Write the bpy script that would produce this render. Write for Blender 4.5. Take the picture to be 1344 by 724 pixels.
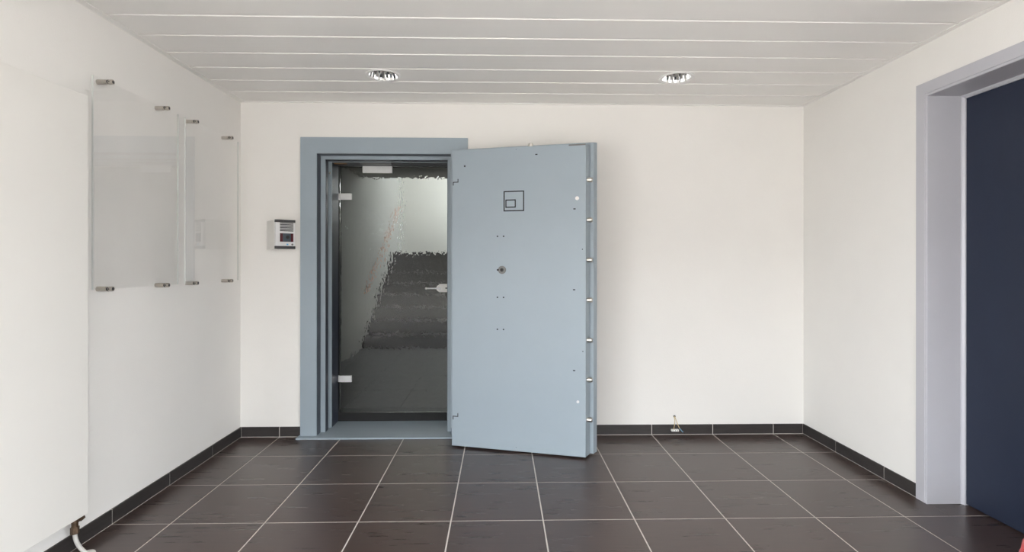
import bpy, bmesh, math, random
from mathutils import Vector, Matrix
random.seed(7)
for o in list(bpy.data.objects):
    bpy.data.objects.remove(o)
scene = bpy.context.scene
COL = scene.collection

# ------------------------------------------------------------ camera, sky, daylight, exposure
IMG_W, FOCAL_PX, HORIZON_Y = 1344.0, 704.47, 344.09
cam_data = bpy.data.cameras.new('camera')
cam = bpy.data.objects.new('camera', cam_data)
COL.objects.link(cam)
cam_data.sensor_width = 36.0
cam_data.lens = 36.0 * FOCAL_PX / IMG_W
cam_data.shift_y = -(362.0 - HORIZON_Y) / IMG_W
cam_data.clip_start = 0.02
cam.location = (1.5881, -3.9135, 1.2602)
cam.rotation_euler = (Matrix.Rotation(-0.0224, 3, 'Z') @ Matrix.Rotation(math.pi / 2, 3, 'X')
                      @ Matrix.Rotation(0.0008, 3, 'Z')).to_euler()
scene.camera = cam

world = bpy.data.worlds.new('overcast_sky')
scene.world = world
world.use_nodes = True
bg = world.node_tree.nodes['Background']
bg.inputs['Color'].default_value = (0.90, 0.955, 1.0, 1)
bg.inputs['Strength'].default_value = 14.0


def portal(name, loc, rot, sx, sy):
    """window opening: guides sampling of the sky light that comes in there"""
    d = bpy.data.lights.new(name, 'AREA')
    d.shape = 'RECTANGLE'
    d.size, d.size_y = sx, sy
    d.cycles.is_portal = True
    o = bpy.data.objects.new(name, d)
    COL.objects.link(o)
    o.location = loc
    o.rotation_euler = rot


vs = scene.view_settings
vs.view_transform = 'Standard'
vs.look = 'None'
vs.gamma = 1.0
vs.use_curve_mapping = False
vs.exposure = 0.0

# ------------------------------------------------------------ measures (metres)
XL, XR, ZC = -0.2823, 3.8295, 2.4138          # left wall, right wall, ceiling
T, ROW0 = 0.45, 0.3907                        # floor tile pitch, first (cut) row at the back wall
YR = -6.6                                     # glazed front of the room, behind the camera
WALL_T = 0.46                                 # vault wall
FX0, FX1, FZ = 0.152, 1.354, 2.160            # vault frame outline
HOLE = 0.09                                   # wall hole starts this far inside the frame outline
PLANK = 0.225
CZ = 0.08                                     # corridor floor beyond the glass door
WIN = (-0.1, 3.65, 0.06, 2.12)                # rear window x0,x1,z0,z1
SIDES = {'left': (-6.35, -3.0, 0.06, 2.12), 'right': (-6.35, -3.7, 0.06, 2.12)}   # unseen side windows added behind the camera to light the walls y0,y1,z0,z1
portal('window_portal', ((WIN[0] + WIN[1]) / 2, YR - 0.1, (WIN[2] + WIN[3]) / 2),
       (math.pi / 2, 0, 0), WIN[1] - WIN[0], WIN[3] - WIN[2])
for nm, x, rz in (('left', XL - 0.1, -math.pi / 2), ('right', XR + 0.1, math.pi / 2)):
    SIDE = SIDES[nm]
    portal(nm + '_portal', (x, (SIDE[0] + SIDE[1]) / 2, (SIDE[2] + SIDE[3]) / 2), (math.pi / 2, 0, rz), SIDE[1] - SIDE[0], SIDE[3] - SIDE[2])
sun_data = bpy.data.lights.new('sun', 'SUN')     # added behind the building to light the paving, whose bounce brightens the ceiling
sun_data.energy = 12.0
sun_data.angle = math.radians(0.53)
sun_data.color = (1.0, 0.98, 0.95)
sun = bpy.data.objects.new('sun', sun_data)
COL.objects.link(sun)
sun.rotation_euler = Vector((0.0, -0.70, -0.72)).to_track_quat('-Z', 'Y').to_euler()
SW = (5.15, 6.35, 2.1, 3.8)                   # stairwell window y0,y1,z0,z1 (in its right wall)
SXL, SXR, SYB, SZT = -0.30, 1.85, 6.4, 4.3
portal('stair_portal', (SXR + 0.1, (SW[0] + SW[1]) / 2, (SW[2] + SW[3]) / 2),
       (math.pi / 2, 0, math.pi / 2), SW[1] - SW[0], SW[3] - SW[2])


# ------------------------------------------------------------ materials
def srgb(r, g, b):
    def f(c):
        c /= 255.0
        return c / 12.92 if c <= 0.04045 else ((c + 0.055) / 1.055) ** 2.4
    return (f(r), f(g), f(b), 1.0)


def base_mat(name, col, rough=0.5, metal=0.0, spec=0.5, **kw):
    m = bpy.data.materials.new(name)
    m.use_nodes = True
    b = m.node_tree.nodes['Principled BSDF']
    b.inputs['Base Color'].default_value = col
    b.inputs['Roughness'].default_value = rough
    b.inputs['Metallic'].default_value = metal
    b.inputs['Specular IOR Level'].default_value = spec
    for k, v in kw.items():
        b.inputs[k].default_value = v
    return m


def vary(m, amount=0.06, scale=6.0, stretch=(1, 1, 1), bump=0.0, bscale=200.0, bdist=0.001,
         rough_amt=0.0, per_object=False):
    """procedural colour variation, roughness variation and fine relief"""
    nt = m.node_tree
    N, L = nt.nodes, nt.links
    b = N['Principled BSDF']
    tc = N.new('ShaderNodeTexCoord')
    mp = N.new('ShaderNodeMapping')
    mp.inputs['Scale'].default_value = stretch
    L.new(tc.outputs['Object'], mp.inputs['Vector'])
    vec = mp.outputs['Vector']
    if per_object:
        oi = N.new('ShaderNodeObjectInfo')
        mu = N.new('ShaderNodeVectorMath')
        mu.operation = 'MULTIPLY_ADD'
        cmb = N.new('ShaderNodeCombineXYZ')
        for i in range(3):
            L.new(oi.outputs['Random'], cmb.inputs[i])
        L.new(cmb.outputs[0], mu.inputs[0])
        mu.inputs[1].default_value = (37.0, 91.0, 53.0)
        L.new(vec, mu.inputs[2])
        vec = mu.outputs[0]
    n = N.new('ShaderNodeTexNoise')
    n.inputs['Scale'].default_value = scale
    n.inputs['Detail'].default_value = 6
    n.inputs['Roughness'].default_value = 0.6
    L.new(vec, n.inputs['Vector'])
    base = tuple(b.inputs['Base Color'].default_value)
    mr = N.new('ShaderNodeMapRange')
    mr.inputs['From Min'].default_value = 0.3
    mr.inputs['From Max'].default_value = 0.7
    mr.inputs['To Min'].default_value = 1 - amount
    mr.inputs['To Max'].default_value = 1 + amount
    L.new(n.outputs['Fac'], mr.inputs['Value'])
    vm = N.new('ShaderNodeVectorMath')
    vm.operation = 'SCALE'
    vm.inputs[0].default_value = base[:3]
    L.new(mr.outputs['Result'], vm.inputs['Scale'])
    L.new(vm.outputs['Vector'], b.inputs['Base Color'])
    if rough_amt:
        rr = N.new('ShaderNodeMapRange')
        r0 = b.inputs['Roughness'].default_value
        rr.inputs['From Min'].default_value = 0.3
        rr.inputs['From Max'].default_value = 0.7
        rr.inputs['To Min'].default_value = r0 - rough_amt
        rr.inputs['To Max'].default_value = r0 + rough_amt
        L.new(n.outputs['Fac'], rr.inputs['Value'])
        L.new(rr.outputs['Result'], b.inputs['Roughness'])
    if bump:
        n2 = N.new('ShaderNodeTexNoise')
        n2.inputs['Scale'].default_value = bscale
        n2.inputs['Detail'].default_value = 2
        L.new(tc.outputs['Object'], n2.inputs['Vector'])
        bp = N.new('ShaderNodeBump')
        bp.inputs['Strength'].default_value = bump
        bp.inputs['Distance'].default_value = bdist
        L.new(n2.outputs['Fac'], bp.inputs['Height'])
        L.new(bp.outputs['Normal'], b.inputs['Normal'])
    return m


MAT = {}
MAT['wall'] = vary(base_mat('white_plaster', srgb(236, 233, 229), 0.85, spec=0.25), 0.012, 3, (1, 1, 1), 0.35, 160, 0.0015)
MAT['ceil'] = vary(base_mat('ceiling_enamel', srgb(240, 238, 235), 0.38, spec=0.5), 0.012, 2, (0.3, 3, 1))
MAT['ceil_back'] = vary(base_mat('ceiling_cavity', srgb(238, 236, 233), 0.7), 0.01)
MAT['tile'] = vary(base_mat('anthracite_tile', srgb(68, 55, 51), 0.29, spec=0.75), 0.20, 6, (0.6, 9, 1), 0.0, 90, 0.001, 0.025, True)
MAT['grout'] = vary(base_mat('pale_grout', srgb(205, 198, 192), 0.9, spec=0.2), 0.06, 30)
MAT['base_tile'] = vary(base_mat('baseboard_tile', srgb(54, 50, 49), 0.45, spec=0.45), 0.18, 7, (1, 1, 8), per_object=True)
MAT['steel'] = vary(base_mat('blue_grey_paint', srgb(152, 164, 173), 0.42, spec=0.5), 0.02, 5, (1, 1, 1), 0.10, 260, 0.0006, 0.02)
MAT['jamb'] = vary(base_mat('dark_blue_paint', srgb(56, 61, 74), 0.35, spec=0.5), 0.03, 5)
MAT['frame_r'] = vary(base_mat('pale_blue_grey_paint', srgb(188, 187, 193), 0.38, spec=0.5), 0.02, 5)
MAT['navy'] = vary(base_mat('navy_door_paint', srgb(42, 48, 64), 0.36, spec=0.22), 0.05, 8, (1, 1, 0.4), 0.08, 240, 0.0006, 0.02)
MAT['rad'] = vary(base_mat('radiator_enamel', srgb(230, 227, 222), 0.45, spec=0.4), 0.008, 3)
MAT['chrome'] = vary(base_mat('brushed_steel', srgb(190, 184, 175), 0.28, 1.0), 0.06, 60, (1, 1, 1))
MAT['silver'] = vary(base_mat('satin_silver', srgb(214, 214, 214), 0.40, 0.25), 0.03, 30)
MAT['mirror'] = vary(base_mat('polished_reflector', srgb(215, 215, 215), 0.05, 1.0), 0.01)
MAT['bolt'] = vary(base_mat('bolt_steel', srgb(218, 214, 206), 0.3, 1.0), 0.04, 40)
MAT['brass'] = vary(base_mat('aged_brass', srgb(92, 74, 58), 0.5, 0.6), 0.4, 60)
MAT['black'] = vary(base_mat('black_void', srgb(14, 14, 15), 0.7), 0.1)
MAT['dark'] = vary(base_mat('dark_grey_plastic', srgb(52, 52, 54), 0.45), 0.06)
MAT['grey'] = vary(base_mat('mid_grey_metal', srgb(112, 112, 110), 0.45, 0.4), 0.06)
MAT['redglass'] = vary(base_mat('dark_red_window', srgb(74, 20, 28), 0.15), 0.05)
MAT['smoke'] = vary(base_mat('smoked_window', srgb(66, 76, 84), 0.15), 0.05)
MAT['blue'] = vary(base_mat('blue_button', srgb(90, 165, 205), 0.4), 0.03)
MAT['white'] = vary(base_mat('white_plastic', srgb(232, 230, 226), 0.45), 0.01)
MAT['pipe'] = vary(base_mat('grey_white_pipe', srgb(190, 187, 182), 0.45), 0.08, 40)
MAT['ring'] = vary(base_mat('white_ring_enamel', srgb(248, 247, 245), 0.3), 0.01)
MAT['wood'] = vary(base_mat('handrail_wood', srgb(178, 128, 106), 0.5), 0.15, 20)
MAT['strike'] = vary(base_mat('tan_strip', srgb(140, 112, 84), 0.6), 0.08)
MAT['stair'] = vary(base_mat('grey_stair_stone', srgb(66, 66, 64), 0.75, spec=0.3), 0.18, 40)
MAT['cfloor'] = vary(base_mat('corridor_tile', srgb(88, 86, 88), 0.5, spec=0.4), 0.1, 12, per_object=True)
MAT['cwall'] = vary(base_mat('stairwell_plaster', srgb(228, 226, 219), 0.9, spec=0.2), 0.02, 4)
MAT['cwall_shaded'] = vary(base_mat('stairwell_plaster_shaded', srgb(156, 155, 150), 0.9, spec=0.2), 0.03, 4)  # left wall plaster, its shadow put into a darker base colour
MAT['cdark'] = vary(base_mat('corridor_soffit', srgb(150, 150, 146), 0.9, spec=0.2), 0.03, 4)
MAT['red'] = vary(base_mat('coral_red_vinyl', srgb(226, 74, 82), 0.3), 0.03)
MAT['wire_y'] = vary(base_mat('cream_wire', srgb(205, 186, 140), 0.5), 0.05)
MAT['wire_b'] = vary(base_mat('blue_wire', srgb(110, 150, 175), 0.5), 0.05)
MAT['pave'] = vary(base_mat('outdoor_paving', srgb(178, 172, 164), 0.9, spec=0.2), 0.1, 2)
MAT['sky_blocker'] = vary(base_mat('sky_blocker_render', srgb(96, 94, 92), 0.9, spec=0.2), 0.1, 2)
MAT['lamp'] = vary(base_mat('lamp_glass', srgb(240, 240, 238), 0.3), 0.01)


def ripple_glass():
    m = base_mat('rippled_glass', (0.93, 0.95, 0.93, 1), 0.0, **{'Transmission Weight': 1.0, 'IOR': 1.24})
    nt = m.node_tree
    N, L = nt.nodes, nt.links
    tc = N.new('ShaderNodeTexCoord')
    mp = N.new('ShaderNodeMapping')
    mp.inputs['Scale'].default_value = (1.0, 1.0, 0.6)
    n = N.new('ShaderNodeTexNoise')
    n.inputs['Scale'].default_value = 38
    n.inputs['Detail'].default_value = 1.5
    bp = N.new('ShaderNodeBump')
    bp.inputs['Strength'].default_value = 0.55
    bp.inputs['Distance'].default_value = 0.0040
    L.new(tc.outputs['Object'], mp.inputs['Vector'])
    L.new(mp.outputs['Vector'], n.inputs['Vector'])
    L.new(n.outputs['Fac'], bp.inputs['Height'])
    L.new(bp.outputs['Normal'], N['Principled BSDF'].inputs['Normal'])
    return m


def clear_sheet():
    """clear acrylic: sees through with a slight loss, mirrors by Fresnel on the side where light enters"""
    m = bpy.data.materials.new('clear_acrylic')
    m.use_nodes = True
    nt = m.node_tree
    N, L = nt.nodes, nt.links
    N.remove(N['Principled BSDF'])
    out = N['Material Output']
    tr = N.new('ShaderNodeBsdfTransparent')
    nz = N.new('ShaderNodeTexNoise')
    nz.inputs['Scale'].default_value = 3
    mr = N.new('ShaderNodeMapRange')
    mr.inputs['To Min'].default_value = 0.90
    mr.inputs['To Max'].default_value = 0.945
    L.new(nz.outputs['Fac'], mr.inputs['Value'])
    L.new(mr.outputs['Result'], tr.inputs['Color'])
    gl = N.new('ShaderNodeBsdfGlossy')
    gl.inputs['Roughness'].default_value = 0.01
    fr = N.new('ShaderNodeFresnel')
    fr.inputs['IOR'].default_value = 1.85
    ge = N.new('ShaderNodeNewGeometry')
    sb = N.new('ShaderNodeMath')
    sb.operation = 'SUBTRACT'
    sb.inputs[0].default_value = 1.0
    L.new(ge.outputs['Backfacing'], sb.inputs[1])
    ml = N.new('ShaderNodeMath')
    ml.operation = 'MULTIPLY'
    L.new(fr.outputs[0], ml.inputs[0])
    L.new(sb.outputs[0], ml.inputs[1])
    mn = N.new('ShaderNodeMath')
    mn.operation = 'MINIMUM'
    mn.inputs[1].default_value = 0.4
    L.new(ml.outputs[0], mn.inputs[0])
    L.new(mn.outputs[0], gl.inputs['Color'])
    ad = N.new('ShaderNodeAddShader')
    L.new(tr.outputs[0], ad.inputs[0])
    L.new(gl.outputs[0], ad.inputs[1])
    L.new(ad.outputs[0], out.inputs['Surface'])
    return m


MAT['ripple'] = ripple_glass()
MAT['acrylic'] = clear_sheet()
MAT['edge'] = vary(base_mat('acrylic_edge', srgb(206, 208, 205), 0.3), 0.03)


# ------------------------------------------------------------ mesh helpers
class MB:
    def __init__(self):
        self.bm = bmesh.new()

    def box(self, x0, x1, y0, y1, z0, z1):
        v = [self.bm.verts.new(p) for p in ((x0, y0, z0), (x1, y0, z0), (x1, y1, z0), (x0, y1, z0),
                                            (x0, y0, z1), (x1, y0, z1), (x1, y1, z1), (x0, y1, z1))]
        for f in ((3, 2, 1, 0), (4, 5, 6, 7), (0, 1, 5, 4), (1, 2, 6, 5), (2, 3, 7, 6), (3, 0, 4, 7)):
            self.bm.faces.new([v[i] for i in f])
        return self

    def loft(self, ringa, ringb):
        """closed solid between two rings of equal length"""
        a = [self.bm.verts.new(p) for p in ringa]
        b = [self.bm.verts.new(p) for p in ringb]
        n = len(a)
        for i in range(n):
            self.bm.faces.new((a[i], a[(i + 1) % n], b[(i + 1) % n], b[i]))
        self.bm.faces.new(a[::-1])
        self.bm.faces.new(b)
        return self

    def cyl(self, p0, p1, r0, r1=None, n=20):
        r1 = r0 if r1 is None else r1
        p0, p1 = Vector(p0), Vector(p1)
        d = (p1 - p0).normalized()
        u = d.orthogonal().normalized()
        w = d.cross(u)
        ring = lambda p, r: [p + (u * math.cos(2 * math.pi * i / n) + w * math.sin(2 * math.pi * i / n)) * r for i in range(n)]
        return self.loft(ring(p0, r0), ring(p1, r1))

    def lathe(self, c, prof, n=40, close=False):
        """surface of revolution about +Z through c; prof = [(r, z), ...]"""
        rings = []
        for r, z in prof:
            rings.append([self.bm.verts.new((c[0] + r * math.cos(2 * math.pi * i / n), c[1] + r * math.sin(2 * math.pi * i / n), c[2] + z)) for i in range(n)])
        k = len(rings)
        for j in range(k if close else k - 1):
            a, b = rings[j], rings[(j + 1) % k]
            for i in range(n):
                self.bm.faces.new((a[i], a[(i + 1) % n], b[(i + 1) % n], b[i]))
        if not close:
            self.bm.faces.new(rings[0][::-1])
            self.bm.faces.new(rings[-1])
        return self

    def tube(self, pts, r, n=10):
        pts = [Vector(p) for p in pts]
        rings = []
        u = None
        for i, p in enumerate(pts):
            d = (pts[min(i + 1, len(pts) - 1)] - pts[max(i - 1, 0)]).normalized()
            u = d.orthogonal().normalized() if u is None else (u - d * u.dot(d)).normalized()
            w = d.cross(u)
            rings.append([self.bm.verts.new(p + (u * math.cos(2 * math.pi * k / n) + w * math.sin(2 * math.pi * k / n)) * r) for k in range(n)])
        for a, b in zip(rings, rings[1:]):
            for k in range(n):
                self.bm.faces.new((a[k], a[(k + 1) % n], b[(k + 1) % n], b[k]))
        self.bm.faces.new(rings[0][::-1])
        self.bm.faces.new(rings[-1])
        return self

    def u_frame(self, prof, x0, x1, zt, zb):
        """closed profile [(inward offset, y)] swept up, across and down around a doorway"""
        rows = []
        for off, y, *top in prof:
            to = top[0] if top else off
            rows.append([self.bm.verts.new(p) for p in ((x0 + off, y, zb), (x0 + off, y, zt - to), (x1 - off, y, zt - to), (x1 - off, y, zb))])
        n = len(rows)
        for i in range(n):
            a, b = rows[i], rows[(i + 1) % n]
            for k in range(3):
                self.bm.faces.new((a[k], a[k + 1], b[k + 1], b[k]))
        self.bm.faces.new([r[0] for r in rows][::-1])
        self.bm.faces.new([r[3] for r in rows])
        return self

    def build(self, name, mat, parent=None, bevel=0.0, smooth=False, recentre=True):
        bm = self.bm
        bmesh.ops.recalc_face_normals(bm, faces=bm.faces)
        off = Vector((0, 0, 0))
        if parent is None and recentre:
            xs = [v.co for v in bm.verts]
            off = Vector(((min(c.x for c in xs) + max(c.x for c in xs)) / 2,
                          (min(c.y for c in xs) + max(c.y for c in xs)) / 2, min(c.z for c in xs)))
        elif parent is not None and not in_local(parent):
            off = world_loc(parent)
        bmesh.ops.translate(bm, verts=bm.verts, vec=-off)
        me = bpy.data.meshes.new(name)
        bm.to_mesh(me)
        bm.free()
        if isinstance(mat, str):
            mat = MAT[mat]
        me.materials.append(mat)
        if smooth:
            for p in me.polygons:
                p.use_smooth = True
        o = bpy.data.objects.new(name, me)
        COL.objects.link(o)
        o.parent = parent
        if parent is None:
            o.location = off
        if bevel:
            b = o.modifiers.new('bevel', 'BEVEL')
            b.width = bevel
            b.segments = 2
            b.limit_method = 'ANGLE'
            b.angle_limit = math.radians(40)
        if smooth:
            e = o.modifiers.new('split', 'EDGE_SPLIT')
            e.split_angle = math.radians(35)
        return o


def in_local(o):
    while o is not None:
        if o.get('local_parts'):
            return True
        o = o.parent
    return False


def world_loc(o):
    v = Vector((0, 0, 0))
    while o is not None:
        v += Vector(o.location)
        o = o.parent
    return v


def struct(o, label=None):
    o['kind'] = 'structure'
    if label:
        o['label'] = label
    return o


def tag(o, label, cat, group=None):
    o['label'] = label
    o['category'] = cat
    if group:
        o['group'] = group
    return o


def thing(name, label, cat, loc, rotz=0.0, group=None, local=False):
    o = bpy.data.objects.new(name, None)
    o.empty_display_size = 0.1
    COL.objects.link(o)
    o.location = loc
    o.rotation_euler = (0, 0, rotz)
    if local:
        o['local_parts'] = 1
    return tag(o, label, cat, group)


def boxo(name, mat, b, parent=None, bevel=0.0):
    return MB().box(*b).build(name, mat, parent, bevel)


# ------------------------------------------------------------ room shell
def windowed(x0, x1, spans, SIDE):
    m = MB()
    for a, b in spans:
        m.box(x0, x1, a, b, -0.05, 2.6)
    m.box(x0, x1, SIDE[0], SIDE[1], -0.05, SIDE[2])
    m.box(x0, x1, SIDE[0], SIDE[1], SIDE[3], 2.6)
    return m


struct(windowed(XL - 0.2, XL, [(SIDES['left'][1], 0.0), (YR, SIDES['left'][0])], SIDES['left']).build('wall_left', 'wall'), 'white plastered left wall')
for k, x, SIDE in ((3, XL - 0.13, SIDES['left']), (4, XR + 0.07, SIDES['right'])):
    m = MB()
    for y in (SIDE[0], (SIDE[0] + SIDE[1]) / 2 - 0.03, SIDE[1] - 0.06):
        m.box(x, x + 0.06, y, y + 0.06, SIDE[2], SIDE[3])
    for z in (SIDE[2], SIDE[3] - 0.05):
        m.box(x + 0.001, x + 0.059, SIDE[0], SIDE[1], z, z + 0.05)
    struct(m.build('window_%d' % k, 'frame_r'), 'unseen side window added to brighten the walls')
m = MB()
hx0, hx1, hz = FX0 + HOLE, FX1 - HOLE, FZ - HOLE
m.box(XL - 0.2, hx0, 0.0, WALL_T, -0.05, 2.6)
m.box(hx1, XR + 0.3, 0.0, WALL_T, -0.05, 2.6)
m.box(hx0, hx1, 0.0, WALL_T, hz, 2.6)
struct(m.build('wall_back', 'wall'), 'white plastered back wall around the vault doorway')
# right wall with the recessed doorway
RY0, RY1, RZ = -1.155, -2.125, 2.145          # doorway hole
m = windowed(XR, XR + 0.3, [(RY0, 0.0), (SIDES['right'][1], RY1), (YR, SIDES['right'][0])], SIDES['right'])
m.box(XR, XR + 0.3, RY1, RY0, RZ, 2.6)
struct(m.build('wall_right', 'wall'), 'white plastered right wall')
m = MB()
m.box(XL - 0.2, WIN[0], YR - 0.2, YR, -0.05, 2.6)
m.box(WIN[1], XR + 0.3, YR - 0.2, YR, -0.05, 2.6)
m.box(WIN[0], WIN[1], YR - 0.2, YR, WIN[3], 2.6)
m.box(WIN[0], WIN[1], YR - 0.2, YR, -0.05, WIN[2])
struct(m.build('wall_rear', 'wall'), 'white wall with the wide window')
m = MB()
mw = (WIN[1] - WIN[0]) / 3
for k in range(4):
    x = WIN[0] + k * mw
    m.box(max(WIN[0], x - 0.03), min(WIN[1], x + 0.03), YR - 0.14, YR - 0.08, WIN[2], WIN[3])
for z in (WIN[2], WIN[3] - 0.05):
    m.box(WIN[0], WIN[1], YR - 0.139, YR - 0.081, z, z + 0.05)
struct(m.build('window_1', 'frame_r'), 'wide window with three lights')
m = MB()
m.box(-14, 18, YR - 20, YR - 0.2, -0.12, -0.06)
m.box(-14, XL - 0.2, YR - 0.2, WALL_T, -0.12, -0.06)
m.box(XR + 0.5, 18, YR - 0.2, WALL_T, -0.12, -0.06)
struct(m.build('ground', 'pave'), 'pale paving outside the windows')
struct(boxo('wall_sky_blocker', 'sky_blocker', (-14, 18, -20.0, -19.5, -0.12, 3.4)), 'unseen low wall added outside to shape the daylight')  # added out of view: blocks the low sky, so walls brighten downwards

# floor: grout bed and single tiles
GX1 = 4.0                                     # floor runs into the doorway recess on the right
m = MB()
m.box(XL, XR, YR, 0.0, -0.06, -0.0012)
m.box(XR, GX1 + 0.06, RY1, RY0, -0.06, -0.0012)
floor = struct(m.build('floor', 'grout', recentre=False), 'anthracite tiled floor with pale grout')
J = 0.0031
_tiles = {}


def tile_mesh(w, d):
    key = (round(w, 4), round(d, 4))
    if key not in _tiles:
        bm = bmesh.new()
        c, h = 0.0012, 0.009
        lo = [bm.verts.new(p) for p in ((0, 0, -h), (w, 0, -h), (w, d, -h), (0, d, -h))]
        mi = [bm.verts.new(p) for p in ((0, 0, -c), (w, 0, -c), (w, d, -c), (0, d, -c))]
        hi = [bm.verts.new(p) for p in ((c, c, 0), (w - c, c, 0), (w - c, d - c, 0), (c, d - c, 0))]
        for a, b in ((lo, mi), (mi, hi)):
            for i in range(4):
                bm.faces.new((a[i], a[(i + 1) % 4], b[(i + 1) % 4], b[i]))
        bm.faces.new(hi)
        bm.faces.new(lo[::-1])
        bmesh.ops.recalc_face_normals(bm, faces=bm.faces)
        me = bpy.data.meshes.new('floor_tile')
        bm.to_mesh(me)
        bm.free()
        me.materials.append(MAT['tile'])
        _tiles[key] = me
    return _tiles[key]


def put_tile(x0, x1, y0, y1, z=0.0, parent=None, mat=None):
    o = bpy.data.objects.new('floor_tile', tile_mesh(x1 - x0, y1 - y0))
    COL.objects.link(o)
    o.parent = parent
    o.location = (x0, y0, z)
    if mat:
        o.material_slots[0].link = 'OBJECT'
        o.material_slots[0].material = mat
    return o


rows = [(-ROW0, 0.0)]
while rows[-1][0] > YR + 0.01:
    rows.append((max(YR, rows[-1][0] - T), rows[-1][0]))
for (ya, yb) in rows:
    y0, y1 = max(ya, RY1), min(yb, RY0)        # stretch of this row that runs into the doorway recess
    whole = y0 == ya and y1 == yb
    for c in range(-1, 9):
        x0, x1 = max(XL, c * T), min(XR, (c + 1) * T)
        right = x1 - J
        if c == 8 and y1 - y0 > 0.02:
            right = GX1 + 0.058 if whole else XR - 0.0005
        put_tile(x0 + J, right, ya + J, yb - J - (0.006 if yb == 0 else 0), parent=floor)
    if y1 - y0 > 0.02 and not whole:
        put_tile(XR, GX1 + 0.058, y0 + J, y1 - J, parent=floor)

# ceiling: cavity slab and single metal planks
ceil = struct(boxo('ceiling', 'ceil_back', (XL - 0.2, XR + 0.3, YR - 0.2, WALL_T, 2.60, 2.75)), 'pale grey metal plank ceiling')
struct(boxo('trim_4', 'ceil_back', (XL, XR, YR, 0.0, ZC + 0.022, ZC + 0.026)), 'backing sheet above the plank joints')
LIGHT_Y = -0.247 - PLANK * 1.5
LIGHTS = [(0.868, LIGHT_Y), (2.690, LIGHT_Y)]
LR = 0.094


def holed_sheet(name, x0, x1, y0, y1, z0, z1, holes, r, mat, parent, ch=0.005, n=40):
    bm = bmesh.new()

    def layer(z, inset):
        es = []
        vs_ = [bm.verts.new(p) for p in ((x0, y0 + inset, z), (x1, y0 + inset, z), (x1, y1 - inset, z), (x0, y1 - inset, z))]
        for i in range(4):
            es.append(bm.edges.new((vs_[i], vs_[(i + 1) % 4])))
        hs = []
        for hx, hy in holes:
            h = [bm.verts.new((hx + r * math.cos(2 * math.pi * i / n), hy + r * math.sin(2 * math.pi * i / n), z)) for i in range(n)]
            for i in range(n):
                es.append(bm.edges.new((h[i], h[(i + 1) % n])))
            hs.append(h)
        bmesh.ops.triangle_fill(bm, edges=es, use_beauty=True)
        return vs_, hs
    a, ah = layer(z0, ch)
    b, bh = layer(z1, 0)
    for i in range(4):
        bm.faces.new((a[i], a[(i + 1) % 4], b[(i + 1) % 4], b[i]))
    for h, g in zip(ah, bh):
        for i in range(n):
            bm.faces.new((h[i], h[(i + 1) % n], g[(i + 1) % n], g[i]))
    bmesh.ops.recalc_face_normals(bm, faces=bm.faces)
    off = world_loc(parent)
    bmesh.ops.translate(bm, verts=bm.verts, vec=-off)
    me = bpy.data.meshes.new(name)
    bm.to_mesh(me)
    bm.free()
    me.materials.append(MAT[mat])
    o = bpy.data.objects.new(name, me)
    COL.objects.link(o)
    o.parent = parent
    return o


# the backing sheet needs the same two openings as the plank below it
bpy.data.objects.remove(bpy.data.objects['trim_4'])
sheet = holed_sheet('joint_backing', XL, XR, YR, 0.0, ZC + 0.020, ZC + 0.024, LIGHTS, LR, 'ceil_back', ceil, 0)
TRIM = 0.034
ys = [-0.006]
y = -0.247
while y > YR:
    ys.append(y)
    y -= PLANK
ys.append(YR)
GAP = 0.0042
for i in range(len(ys) - 1):
    y1, y0 = ys[i] - (GAP if i else 0), ys[i + 1] + GAP
    holes = [h for h in LIGHTS if y0 < h[1] - LR and h[1] + LR < y1]
    if y1 - y0 > 0.03:
        holed_sheet('ceiling_plank', XL + 0.002, XR - 0.002, y0, y1, ZC, ZC + 0.014, holes, LR, 'ceil', ceil, 0.004)
for k, b in enumerate(((XL, XL + TRIM, YR, 0.0, ZC - 0.003, ZC), (XR - TRIM, XR, YR, 0.0, ZC - 0.003, ZC),
                       (XL + TRIM, XR - TRIM, -0.02, 0.0, ZC - 0.003, ZC))):
    struct(boxo('trim_%d' % (k + 1), 'ceil', b), ('ceiling edge strip along the left wall', 'ceiling edge strip along the right wall', 'ceiling edge strip along the back wall')[k])

# baseboards: grout backing and single tiles
BH, BT = 0.073, 0.009


def baseboard(name, along, fixed, sign, spans, label):
    m = MB()
    segs = [s for s in spans]
    for a, b in segs:
        if along == 'x':
            m.box(a, b, min(fixed, fixed + sign * (BT - 0.0025)), max(fixed, fixed + sign * (BT - 0.0025)), -0.002, BH - 0.001)
        else:
            m.box(min(fixed, fixed + sign * (BT - 0.0025)), max(fixed, fixed + sign * (BT - 0.0025)), a, b, -0.002, BH - 0.001)
    root = struct(m.build(name, 'grout'), label)
    for a, b in segs:
        js = [c * T for c in range(-2, 12)] if along == 'x' else [-ROW0 - r * T for r in range(16)]
        cuts = sorted([a, b] + [j for j in js if a + 0.02 < j < b - 0.02])
        for p, q in zip(cuts, cuts[1:]):
            p, q = p + 0.0024, q - 0.0024
            f0, f1 = min(fixed, fixed + sign * BT), max(fixed, fixed + sign * BT)
            bx = (p, q, f0, f1, 0.003, BH) if along == 'x' else (f0, f1, p, q, 0.003, BH)
            boxo('baseboard_tile', 'base_tile', bx, root, 0.0012)
    return root


baseboard('baseboard_back', 'x', 0.0, -1, [(XL + BT, FX0), (FX1, XR - BT)], 'dark tile skirting along the back wall')
baseboard('baseboard_left', 'y', XL, 1, [(YR, 0.0)], 'dark tile skirting along the left wall')
baseboard('baseboard_right', 'y', XR, -1, [(-1.088, 0.0), (YR, -2.2)], 'dark tile skirting along the right wall')

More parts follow.
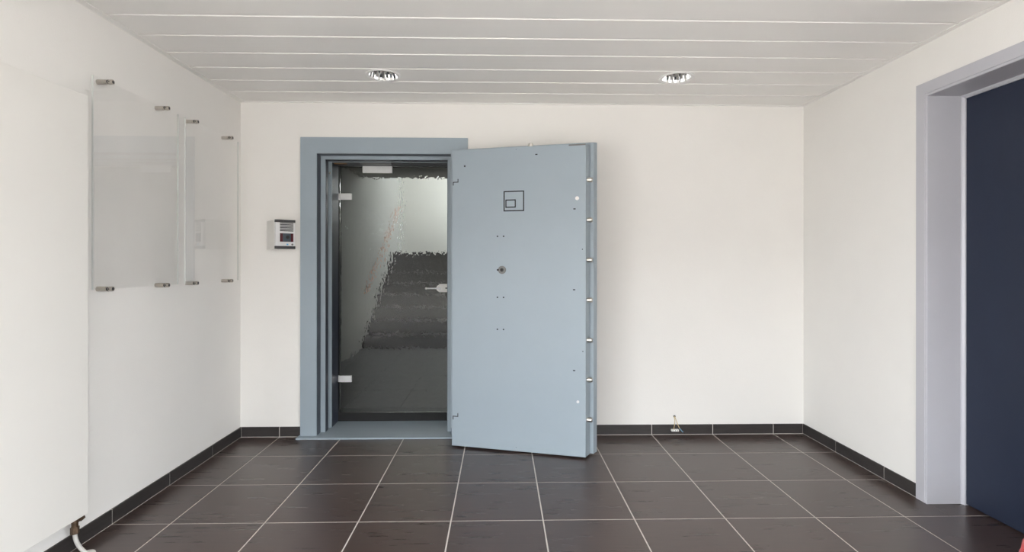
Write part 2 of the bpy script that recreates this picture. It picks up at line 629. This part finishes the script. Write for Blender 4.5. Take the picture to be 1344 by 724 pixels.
# ------------------------------------------------------------ corridor and stairwell behind the glass door
struct(boxo('wall_stairwell_left', 'cwall_shaded', (SXL - 0.2, SXL, WALL_T, SYB, 0.0, SZT)))
m = MB()
m.box(SXR, SXR + 0.2, WALL_T, SW[0], 0.0, SZT)
m.box(SXR, SXR + 0.2, SW[1], SYB, 0.0, SZT)
m.box(SXR, SXR + 0.2, SW[0], SW[1], 0.0, SW[2])
m.box(SXR, SXR + 0.2, SW[0], SW[1], SW[3], SZT)
struct(m.build('wall_stairwell_right', 'cwall'), 'stairwell wall with a window')
m = MB()
for yy in (SW[0], (SW[0] + SW[1]) / 2 - 0.025, SW[1] - 0.05):
    m.box(SXR + 0.08, SXR + 0.14, yy, yy + 0.05, SW[2], SW[3])
for z in (SW[2], SW[3] - 0.05):
    m.box(SXR + 0.081, SXR + 0.139, SW[0], SW[1], z, z + 0.05)
struct(m.build('window_2', 'white'))
struct(boxo('wall_stairwell_back', 'cwall', (SXL - 0.2, SXR + 0.2, SYB, SYB + 0.2, 0.0, SZT)))
struct(boxo('ceiling_stairwell', 'cwall', (SXL - 0.2, SXR + 0.2, 3.3, SYB + 0.2, SZT, SZT + 0.2)))
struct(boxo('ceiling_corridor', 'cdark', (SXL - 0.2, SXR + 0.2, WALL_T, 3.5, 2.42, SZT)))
cfl = struct(boxo('floor_corridor', 'dark', (SXL, SXR, WALL_T, 3.54, -0.05, CZ - 0.0022)))
sill = struct(boxo('floor_sill', 'dark', (hx0, hx1, 0.335, WALL_T, -0.05, CZ - 0.001)))
y = WALL_T
while y < 3.52:
    yb = min(3.54, y + 0.6)
    for c in range(-1, 5):
        x0, x1 = max(SXL, -0.12 + c * 0.45), min(SXR, -0.12 + (c + 1) * 0.45)
        o = put_tile(x0 + 0.003, x1 - 0.003, y + 0.003, yb - 0.003, CZ, None, MAT['cfloor'])
        o.parent = cfl
        o.location = Vector((x0 + 0.003, y + 0.003, CZ)) - Vector(cfl.location)
    y = yb
RISE, RUN, Y0, NS = 0.168, 0.285, 3.54, 8
stairs = thing('staircase', 'dark grey stone stairs rising behind the rippled glass door', 'stairs', ((SXL + SXR) / 2, Y0, CZ))
for k in range(NS):
    z1 = CZ + (k + 1) * RISE
    y1 = Y0 + (k + 1) * RUN if k < NS - 1 else SYB
    st = boxo('step', 'stair', (SXL, SXR, Y0 + k * RUN, y1, max(0, z1 - RISE - 0.05), z1 - 0.03), stairs)
    boxo('tread', 'stair', (SXL, SXR, Y0 + k * RUN - 0.02, y1, z1 - 0.03, z1), st, 0.004)
    st['label'] = 'stair step with a thicker stone tread'
rail = thing('handrail', 'slim wooden handrail climbing the stairwell wall', 'handrail', (SXL, Y0, CZ))
ra, rb = Vector((SXL + 0.06, Y0 - 0.1, CZ + 0.75)), Vector((SXL + 0.06, Y0 + 2.3, CZ + 0.75 + 2.4 * RISE / RUN))
MB().tube([ra + (rb - ra) * (i / 6) for i in range(7)], 0.013).build('rail', 'wood', rail, smooth=True)
for f in (0.1, 0.5, 0.9):
    p = ra + (rb - ra) * f
    MB().cyl(p + Vector((0, 0, -0.015)), (SXL, p.y, p.z - 0.06), 0.007, n=10).build('bracket', 'chrome', rail)

# ------------------------------------------------------------ vault door frame
vf = thing('vault_door_frame', 'blue-grey steel frame of the vault doorway set in the white wall', 'door frame', ((FX0 + FX1) / 2, 0.0, 0.0))
PZ = 0.012
MB().u_frame([(0.0, -0.02), (0.115, -0.02), (0.117, -0.018), (0.117, 0.060), (0.091, 0.060), (0.091, 0.001), (0.0, 0.001)], FX0, FX1, FZ, PZ).build('architrave', 'steel', vf)
TP = 0.1450                                    # soffit of the inner frame lies a little higher than its side offsets
MB().u_frame([(0.092, 0.0605), (0.151, 0.0605, TP - 0.002), (0.153, 0.063, TP), (0.153, 0.120, TP), (0.092, 0.120)], FX0, FX1, FZ, PZ).build('rebate', 'steel', vf)
MB().u_frame([(0.1175, -0.012), (0.119, -0.012), (0.119, 0.0600), (0.1175, 0.0600)], FX0, FX1, FZ, PZ).build('architrave_shade', 'jamb', vf)  # dark liner added on the architrave's inner side, its shade put into colour
MB().u_frame([(0.1535, 0.068, TP + 0.0005), (0.155, 0.068, TP + 0.002), (0.155, 0.120, TP + 0.002), (0.1535, 0.120, TP + 0.0005)], FX0, FX1, FZ, PZ).build('rebate_shade', 'jamb', vf)  # same for the rebate: thin dark liner stands in for shade
MB().u_frame([(0.092, 0.1205), (0.140, 0.1205), (0.140, 0.165), (0.092, 0.165)], FX0, FX1, FZ, PZ).build('seal_groove', 'dark', vf)
MB().u_frame([(0.092, 0.1655), (0.164, 0.1655, TP), (0.166, 0.168, TP), (0.166, 0.180, TP), (0.092, 0.180)], FX0, FX1, FZ, PZ).build('stop_bead', 'steel', vf)
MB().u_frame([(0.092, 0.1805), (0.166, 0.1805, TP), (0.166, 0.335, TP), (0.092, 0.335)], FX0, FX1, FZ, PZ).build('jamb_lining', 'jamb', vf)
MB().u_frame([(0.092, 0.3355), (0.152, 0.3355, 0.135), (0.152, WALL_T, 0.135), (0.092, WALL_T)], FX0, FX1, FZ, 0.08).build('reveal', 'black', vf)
MB().box(FX0 - 0.012, FX1 + 0.012, -0.074, 0.332, 0.0, PZ).build('threshold_plate', 'steel', vf, 0.002)
m = MB().box(FX0 + 0.166, FX1 - 0.166, 0.3325, 0.3345, PZ, CZ)
m.build('riser', 'black', vf)
boxo('strike_strip', 'strike', (0.325, 0.415, 0.20, 0.235, FZ - TP - 0.006, FZ - TP), vf)
boxo('contact_strip', 'grey', (0.52, 0.75, 0.22, 0.245, FZ - TP - 0.005, FZ - TP), vf)
MB().cyl((FX0 + 0.155, 0.15, 1.93), (FX0 + 0.162, 0.15, 1.93), 0.009).build('stud', 'chrome', vf)

# ------------------------------------------------------------ rippled glass door
GX0, GX1d, GY, GZ0, GZ1 = FX0 + 0.171, FX1 - 0.171, 0.318, CZ + 0.004, FZ - 0.149
gd = thing('glass_door', 'frameless rippled glass door in the vault opening', 'door', ((GX0 + GX1d) / 2, GY, GZ0))
MB().box(GX0 + 0.012, GX1d - 0.006, GY, GY + 0.010, GZ0, GZ1).build('pane', 'ripple', gd)
for z in (1.7735, 0.348):
    h = MB().box(GX0 + 0.012, GX0 + 0.104, GY - 0.007, GY + 0.017, z - 0.025, z + 0.025).build('hinge', 'silver', gd, 0.002)
    h['label'] = 'satin silver patch hinge'
    MB().cyl((GX0 + 0.005, GY + 0.005, z - 0.025), (GX0 + 0.005, GY + 0.005, z + 0.025), 0.007).build('hinge_pin', 'silver', h)
MB().box(0.512, 0.742, GY - 0.008, GY + 0.018, GZ1 - 0.053, GZ1 + 0.002).build('top_patch', 'silver', gd, 0.002)
lk = MB().box(1.108, GX1d - 0.008, GY - 0.012, GY + 0.022, 1.025, 1.090).build('lock_case', 'white', gd, 0.006)
MB().box(1.160, 1.178, GY - 0.0135, GY - 0.0118, 1.053, 1.062).build('keyhole', 'black', lk)
hd = MB().cyl((1.118, GY - 0.03, 1.0575), (1.118, GY - 0.011, 1.0575), 0.027, n=28).build('rosette', 'white', gd, smooth=True)
MB().cyl((1.118, GY - 0.045, 1.0575), (1.118, GY - 0.03, 1.0575), 0.012).build('spindle', 'silver', hd, smooth=True)
lv = MB().cyl((1.125, GY - 0.045, 1.0575), (1.022, GY - 0.045, 1.0575), 0.006, n=14).build('lever', 'silver', gd, smooth=True)
MB().lathe((1.014, GY - 0.045, 1.0575), [(0.0005, -0.009), (0.006, -0.007), (0.009, 0), (0.006, 0.007), (0.0005, 0.009)], 14).build('lever_tip', 'white', lv, smooth=True)

# ------------------------------------------------------------ vault door leaf, swung open
ANG = math.radians(-15.686)
VD = thing('vault_door', 'heavy blue-grey steel vault door standing wide open with seven side bolts', 'door', (1.261, -0.243, 0.0), ANG, local=True)
# local: x from hinge to free edge, y = 0 at the inner face, growing towards the wall
Z0, Z1, W, D1, D2 = 0.012, 2.022, 0.910, 0.080, 0.126


def slab(xa, xb, ya, za, zb, xc, xd, yb, zc, zd):
    return MB().loft([(xa, ya, za), (xb, ya, za), (xb, ya, zb), (xa, ya, zb)], [(xc, yb, zc), (xd, yb, zc), (xd, yb, zd), (xc, yb, zd)])


slab(0, W, 0, Z0, Z1, -0.018, W + 0.020, D1, Z0, Z1 + 0.008).build('inner_block', 'steel', VD, 0.0015)
out = [(-0.040, 0.104), (0.0, 0.104), (0.0, Z0), (W + 0.042, Z0), (W + 0.042, 2.044), (-0.040, 2.044)]
outb = [(-0.052, 0.104), (0.0, 0.104), (0.0, Z0), (W + 0.060, Z0), (W + 0.060, 2.050), (-0.052, 2.050)]
MB().loft([(x, D1 + 0.0005, z) for x, z in out], [(x, D2, z) for x, z in outb]).build('outer_plate', 'steel', VD, 0.0015)
for z in (0.2446, 0.5029, 0.7589, 1.0172, 1.2756, 1.534, 1.7924):
    bx = W + 0.0085
    b = MB().cyl((bx - 0.004, 0.036, z), (bx + 0.026, 0.036, z), 0.0155, n=20).build('locking_bolt', 'bolt', VD, smooth=True)
    MB().cyl((bx + 0.0262, 0.036, z), (bx + 0.031, 0.036, z), 0.0155, 0.0125, n=20).build('bolt_tip', 'bolt', b, smooth=True)
MB().cyl((0.541, 0.03, Z1), (0.541, 0.03, Z1 + 0.022), 0.0155).build('locking_bolt', 'bolt', VD, smooth=True)
tb = VD.children[-1]
MB().cyl((0.541, 0.03, Z1 + 0.0222), (0.541, 0.03, Z1 + 0.026), 0.0155, 0.0125).build('bolt_tip', 'bolt', tb, smooth=True)


def outline(name, x0, x1, z0, z1, w, mat='black'):
    m = MB()
    e, f = -0.0012, 0.0005
    m.box(x0, x1, e, f, z1 - w, z1)
    m.box(x0, x1, e, f, z0, z0 + w)
    m.box(x0, x0 + w, e, f, z0 + w, z1 - w)
    m.box(x1 - w, x1, e, f, z0 + w, z1 - w)
    return m.build(name, mat, VD)


outline('access_cover_outline', 0.3645, 0.505, 1.598, 1.7335, 0.0075)['label'] = 'black square outline on the door face'
outline('inner_cover_outline', 0.377, 0.448, 1.622, 1.677, 0.0072)['label'] = 'small black rectangle inside the square outline'
HOLES = [(0.3226, 1.4334, .0052), (0.3648, 1.4334, .0052), (0.3226, 1.027, .0052), (0.3648, 1.027, .0052), (0.3226, 0.8138, .0052), (0.3648, 0.8138, .0052), (0.0913, 1.9114, .006),
         (0.8889, 1.344, .0035), (0.8919, 0.6896, .0035), (0.4505, 2.0065, .002), (0.4521, 0.0362, .002)]
for x, z, r in HOLES:
    MB().cyl((x, -0.0012, z), (x, 0.001, z), r, n=14).build('screw_hole', 'black', VD)
for x, z in ((0.5868, 1.967), (0.8373, 1.6042), (0.8353, 1.0844), (0.8357, 0.5646)):
    MB().box(x - 0.0075, x + 0.0075, -0.0012, 0.001, z - 0.0035, z + 0.0035).build('slot', 'black', VD)
for x, z in ((0.8544, 1.6723), (0.8604, 0.3652)):
    MB().cyl((x, -0.002, z), (x, 0.001, z), 0.0125 if z > 1 else 0.009, n=18).build('plug', 'white' if z > 1 else 'silver', VD)
dl = MB().cyl((0.3545, -0.007, 1.2098), (0.3545, 0.001, 1.2098), 0.0265, 0.027, n=28).build('lock_escutcheon', 'grey', VD, smooth=True)
MB().cyl((0.3545, -0.0082, 1.2098), (0.3545, -0.0068, 1.2098), 0.013, n=20).build('lock_ring', 'dark', dl)
MB().cyl((0.3545, -0.0095, 1.2098), (0.3545, -0.008, 1.2098), 0.007, n=16).build('keyhole', 'black', dl)
MB().cyl((0.327, -0.0082, 1.2098), (0.327, -0.001, 1.2098), 0.007, n=14).build('screw_hole', 'black', VD)
for zc in (1.805, 0.212):                      # stepped seams of the hinge pockets
    m = MB()
    m.box(0.006, 0.012, -0.0012, 0.0005, zc - 0.022, zc + 0.0)
    m.box(0.006, 0.046, -0.0012, 0.0005, zc - 0.003, zc + 0.003)
    m.box(0.040, 0.046, -0.0012, 0.0005, zc + 0.003, zc + 0.022)
    m.build('hinge_seam', 'black' if False else 'dark', VD)
MB().box(0.042, 0.140, -0.0015, 0.0005, 1.936, 1.980).build('blank_plate', 'steel', VD, 0.0006)
MB().box(0.800, W - 0.001, -0.0012, 0.0005, Z1 - 0.011, Z1 - 0.002).build('worn_strip', 'grey', VD)['label'] = 'bare worn strip at the upper corner'
for z in (0.42, 1.66):                         # hinges between leaf and frame
    h = MB().cyl((-0.035, D2 + 0.03, z - 0.09), (-0.035, D2 + 0.03, z + 0.09), 0.028, n=20).build('hinge_barrel', 'steel', VD, smooth=True)
    MB().box(-0.02, 0.10, D2 + 0.0005, D2 + 0.02, z - 0.07, z + 0.07).build('hinge_leaf', 'steel', h)
    MB().cyl((-0.035, D2 + 0.03, z + 0.0905), (-0.035, D2 + 0.03, z + 0.10), 0.014).build('hinge_pin', 'chrome', h)

# ------------------------------------------------------------ right-hand door (part of the room)
AX = XR - 0.014
dr = struct(thing('door_1', 'dark navy flush door in a pale blue-grey steel frame', 'door', (XR, (RY0 + RY1) / 2, 0.0)))
del dr['category']


def u_frame_y(prof, y0, y1, zt, zb):
    """as u_frame, for a doorway in the right wall: prof = [(inward offset, x)]"""
    m = MB()
    rows = []
    for off, x in prof:
        rows.append([m.bm.verts.new(p) for p in ((x, y0 - off, zb), (x, y0 - off, zt - off), (x, y1 + off, zt - off), (x, y1 + off, zb))])
    n = len(rows)
    for i in range(n):
        a, b = rows[i], rows[(i + 1) % n]
        for k in range(3):
            m.bm.faces.new((a[k], a[k + 1], b[k + 1], b[k]))
    m.bm.faces.new([r[0] for r in rows][::-1])
    m.bm.faces.new([r[3] for r in rows])
    return m


AY0, AY1, AZ = -1.088, -2.192, 2.204
fr = u_frame_y([(0.0, AX), (0.058, AX), (0.060, AX + 0.004), (0.064, AX + 0.004), (0.066, AX), (0.072, AX), (0.074, AX + 0.002),
                (0.074, 3.995), (0.0672, 3.995), (0.0672, XR - 0.0005), (0.0, XR - 0.0005)], AY0, AY1, AZ, 0.001).build('door_frame', 'frame_r', dr)
u_frame_y([(0.0672, 3.9955), (0.080, 3.9955), (0.088, 4.003), (0.090, 4.005), (0.090, 4.03), (0.0672, 4.03)], AY0, AY1, AZ, 0.001).build('door_stop', 'frame_r', fr)
lf = MB().box(4.0105, 4.055, AY1 + 0.0905, AY0 - 0.0905, 0.008, AZ - 0.0905).build('door_leaf', 'navy', dr, 0.001)
hp = MB().box(4.004, 4.0104, AY1 + 0.13, AY1 + 0.17, 0.94, 1.16).build('handle_plate', 'chrome', lf, 0.002)
struct(boxo('wall_behind_door', 'black', (4.06, 4.10, AY1 - 0.1, AY0 + 0.1, -0.05, 2.6)), 'dark backing behind the navy door')

# ------------------------------------------------------------ acrylic sheets on the left wall
PX = XL + 0.046


def acrylic(ya, yb, label):
    za, zb = 1.135, 2.096
    t = thing('acrylic_panel', label, 'panel', (XL, (ya + yb) / 2, za), group='clear sheets on the left wall')
    p = MB().box(PX, PX + 0.008, ya + 0.0012, yb - 0.0012, za, zb).build('sheet', 'acrylic', t)
    for y0, y1 in ((ya, ya + 0.0012), (yb - 0.0012, yb)):
        MB().box(PX, PX + 0.008, y0, y1, za, zb).build('polished_edge', 'edge', p)
    for y in (ya + 0.098, yb - 0.116):
        for z in (za, zb):
            s = MB().cyl((XL, y, z), (PX - 0.0003, y, z), 0.0115, n=24).build('standoff', 'chrome', t, smooth=True)
            MB().cyl((PX + 0.0083, y, z), (PX + 0.026, y, z), 0.0115, n=24).build('standoff_cap', 'chrome', s, 0.001, smooth=True)
            MB().cyl((PX - 0.001, y, z), (PX + 0.009, y, z + (0.004 if z == zb else -0.004)), 0.0085, n=16).build('clamp_core', 'dark', s)
            MB().cyl((PX + 0.014, y - 0.0112, z), (PX + 0.014, y - 0.0119, z), 0.003, n=10).build('set_screw', 'black', s)
            MB().cyl((PX + 0.0255, y, z), (PX + 0.0263, y, z), 0.0075, n=18).build('cap_face', 'dark', s)


acrylic(-1.475, -0.838, 'clear acrylic sheet on steel standoffs beside the radiator')
acrylic(-0.771, -0.143, 'clear acrylic sheet on steel standoffs next to the back wall corner')

# ------------------------------------------------------------ tall flat radiator
ry1, ry0, rz0, rz1, rx = -1.550, -2.25, 0.174, 1.976, XL + 0.090
rd = thing('panel_radiator', 'tall flat white panel radiator on the left wall', 'radiator', (XL, (ry0 + ry1) / 2, 0.0))
MB().box(rx - 0.012, rx, ry0, ry1, rz0, rz1).build('front_panel', 'rad', rd, 0.003)
MB().box(rx - 0.050, rx - 0.0125, ry0 + 0.012, ry1 - 0.012, rz0 + 0.012, rz1 - 0.004).build('water_panel', 'rad', rd, 0.004)
for y in (ry0 + 0.12, ry1 - 0.12):
    for z in (0.45, 1.75):
        MB().box(XL, rx - 0.0505, y - 0.02, y + 0.02, z - 0.05, z + 0.05).build('bracket', 'rad', rd)
vy = -1.585
v = MB().cyl((rx - 0.030, vy, 0.122), (rx - 0.030, vy, 0.186), 0.0125, n=14).build('valve', 'brass', rd, smooth=True)
MB().cyl((rx - 0.030, vy, 0.104), (rx - 0.030, vy, 0.132), 0.0165, n=6).build('union_nut', 'brass', v)
MB().cyl((rx - 0.032, vy, 0.152), (rx - 0.032, vy + 0.042, 0.156), 0.0105, n=12).build('valve_stem', 'brass', v, smooth=True)
MB().cyl((rx - 0.032, vy + 0.030, 0.155), (rx - 0.032, vy + 0.043, 0.156), 0.0145, n=6).build('stem_nut', 'brass', v)
pts = []
for i in range(13):
    f = i / 12
    pts.append((rx - 0.030 + 0.030 * f * f, vy + 0.03 * f * f, 0.106 - 0.106 * f))
MB().tube(pts, 0.0085, 12).build('supply_pipe', 'pipe', rd, smooth=True)
MB().lathe((rx, vy + 0.03, 0.0), [(0.0088, 0.0005), (0.030, 0.0005), (0.027, 0.006), (0.0088, 0.008)], 28, True).build('pipe_collar', 'white', rd, smooth=True)

# ------------------------------------------------------------ intercom on its angled box
IZ0, IZ1 = 1.352, 1.556
ic = thing('door_intercom', 'silver door intercom on an angled white wall box beside the vault frame', 'intercom', (0.01, 0.0, IZ0))
A, B, Cw, Dw = (0.0085, -0.1240), (0.1165, -0.0300), (0.090, 0.0), (-0.096, 0.0)
MB().loft([(p[0], p[1], IZ0) for p in (A, B, Cw, Dw)], [(p[0], p[1], IZ1) for p in (A, B, Cw, Dw)]).build('angled_box', 'white', ic, 0.003)
eu = Vector((B[0] - A[0], B[1] - A[1], 0))
IW = eu.length
eu.normalize()
en = Vector((eu.y, -eu.x, 0))                  # towards the viewer


def on_face(name, u0, u1, z0, z1, d0, d1, mat, parent, bevel=0.0):
    r = lambda d: [Vector((A[0], A[1], 0)) + eu * u + en * d + Vector((0, 0, z)) for u, z in ((u0, z0), (u1, z0), (u1, z1), (u0, z1))]
    return MB().loft(r(d0), r(d1)).build(name, mat, parent, bevel)


fp = on_face('face_plate', 0.003, IW - 0.003, IZ0 + 0.012, IZ1 - 0.008, 0.0005, 0.016, 'silver', ic, 0.002)
on_face('top_cap', 0.002, IW - 0.002, IZ1 - 0.016, IZ1 + 0.003, 0.0005, 0.020, 'dark', ic, 0.002)
on_face('bottom_cap', 0.002, IW - 0.002, IZ0 + 0.002, IZ0 + 0.022, 0.0005, 0.020, 'dark', ic, 0.002)
gr = on_face('speaker_grille', 0.034, IW - 0.016, 1.474, 1.538, 0.0165, 0.0175, 'dark', fp)
for k in range(6):
    on_face('grille_bar', 0.034, IW - 0.016, 1.4745 + k * 0.0108, 1.4745 + k * 0.0108 + 0.0036, 0.0175, 0.0195, 'silver', fp)
wn = on_face('camera_window', 0.034, IW - 0.016, 1.404, 1.464, 0.0165, 0.0175, 'redglass', fp)
on_face('smoked_pane', 0.054, IW - 0.034, 1.405, 1.463, 0.0176, 0.0184, 'smoke', fp)
c0 = Vector((A[0], A[1], 0)) + eu * 0.086 + Vector((0, 0, 1.436))
MB().cyl(c0 + en * 0.0184, c0 + en * 0.0215, 0.012, n=20).build('camera_lens', 'black', fp, smooth=True)
on_face('call_button', 0.080, 0.092, 1.380, 1.391, 0.0163, 0.0185, 'blue', fp)
c0 = Vector((A[0], A[1], 0)) + eu * 0.120 + Vector((0, 0, 1.3855))
MB().cyl(c0 + en * 0.016, c0 + en * 0.0185, 0.007, n=16).build('key_switch', 'grey', fp, smooth=True)

# ------------------------------------------------------------ recessed ceiling downlights
for k, (lx, ly) in enumerate(LIGHTS):
    t = thing('downlight', ('recessed ceiling downlight over the vault doorway', 'recessed ceiling downlight over the bare wall right of the vault door')[k], 'ceiling light', (lx, ly, ZC), group='recessed ceiling downlights')
    MB().lathe((lx, ly, ZC), [(0.089, -0.0008), (0.108, -0.0008), (0.106, -0.005), (0.098, -0.007), (0.089, -0.004)], 48, True).build('trim_ring', 'ring', t, smooth=True)
    prof = [(0.089, -0.003), (0.0808, 0.032), (0.0735, 0.070), (0.0655, 0.105)]
    m = MB()
    n = 40
    rings = []
    for r, z in prof:
        rings.append([m.bm.verts.new((lx + r * (1 if i % 2 else 0.955) * math.cos(2 * math.pi * i / n), ly + r * (1 if i % 2 else 0.955) * math.sin(2 * math.pi * i / n), ZC + z)) for i in range(n)])
    for a, b in zip(rings, rings[1:]):
        for i in range(n):
            m.bm.faces.new((a[i], a[(i + 1) % n], b[(i + 1) % n], b[i]))
    m.bm.faces.new(rings[-1])
    m.build('reflector', 'mirror', t)
    MB().cyl((lx - 0.035, ly - 0.012, ZC + 0.075), (lx + 0.05, ly - 0.012, ZC + 0.075), 0.010, n=12).build('lamp_tube', 'lamp', t, smooth=True)
    MB().cyl((lx - 0.035, ly + 0.014, ZC + 0.075), (lx + 0.05, ly + 0.014, ZC + 0.075), 0.010, n=12).build('lamp_tube', 'lamp', t, smooth=True)
    MB().box(lx - 0.055, lx - 0.036, ly - 0.025, ly + 0.025, ZC + 0.058, ZC + 0.092).build('lamp_socket', 'dark', t)

# ------------------------------------------------------------ loose cable at the foot of the back wall
cb = thing('cable_stub', 'bare cable ends with a white connector hanging from the back wall', 'cable', (2.869, 0.0, 0.0))
MB().cyl((2.869, 0.0, 0.132), (2.869, -0.004, 0.132), 0.009, n=14).build('wall_outlet_hole', 'grey', cb)


def bez(p, n=12):
    p = [Vector(q) for q in p]
    o = []
    for i in range(n + 1):
        t = i / n
        o.append(p[0] * (1 - t) ** 3 + p[1] * 3 * t * (1 - t) ** 2 + p[2] * 3 * t * t * (1 - t) + p[3] * t ** 3)
    return o


MB().tube(bez([(2.867, 0.0, 0.131), (2.866, -0.03, 0.12), (2.862, -0.03, 0.07), (2.855, -0.024, 0.040)]), 0.0022, 8).build('wire', 'wire_y', cb, smooth=True)
MB().tube(bez([(2.871, 0.0, 0.131), (2.872, -0.03, 0.12), (2.880, -0.035, 0.08), (2.898, -0.032, 0.052)]), 0.0024, 8).build('wire', 'wire_y', cb, smooth=True)
MB().tube(bez([(2.898, -0.032, 0.052), (2.905, -0.032, 0.044), (2.912, -0.034, 0.034), (2.922, -0.034, 0.026)]), 0.0036, 8).build('wire_sleeve', 'wire_b', cb, smooth=True)
MB().tube(bez([(2.922, -0.034, 0.026), (2.926, -0.034, 0.022), (2.930, -0.035, 0.018), (2.934, -0.036, 0.014)]), 0.0022, 8).build('wire', 'black', cb, smooth=True)
cn = MB().box(2.838, 2.892, -0.036, -0.014, 0.030, 0.044).build('connector', 'white', cb, 0.002)
for k in range(3):
    MB().cyl((2.847 + k * 0.018, -0.0362, 0.037), (2.847 + k * 0.018, -0.0372, 0.037), 0.003, n=10).build('terminal', 'grey', cn)

# ------------------------------------------------------------ red seat cut by the picture edge
pr_, pxc, pyc, pz = 0.20, 3.498, -2.27, 0.345
pf = thing('pouf', 'round coral red pouf standing in front of the navy door', 'pouf', (pxc, pyc, 0.0))
MB().lathe((pxc, pyc, 0), [(pr_ - 0.03, 0.03), (pr_ - 0.008, 0.038), (pr_, 0.06), (pr_, pz - 0.06), (pr_ - 0.004, pz - 0.032), (pr_ - 0.018, pz - 0.012), (pr_ - 0.042, pz), (0.06, pz + 0.006)], 56).build('cushion', 'red', pf, smooth=True)
MB().lathe((pxc, pyc, 0), [(pr_ + 0.0005, 0.271), (pr_ + 0.004, 0.275), (pr_ + 0.0005, 0.279), (pr_ - 0.003, 0.275)], 56, True).build('seam', 'red', pf, smooth=True)
MB().lathe((pxc, pyc, 0), [(pr_ - 0.04, 0.0), (pr_ - 0.035, 0.0), (pr_ - 0.035, 0.0295), (pr_ - 0.04, 0.0295)], 40).build('base', 'black', pf)

for o in bpy.data.objects:
    if 'local_parts' in o:
        del o['local_parts']
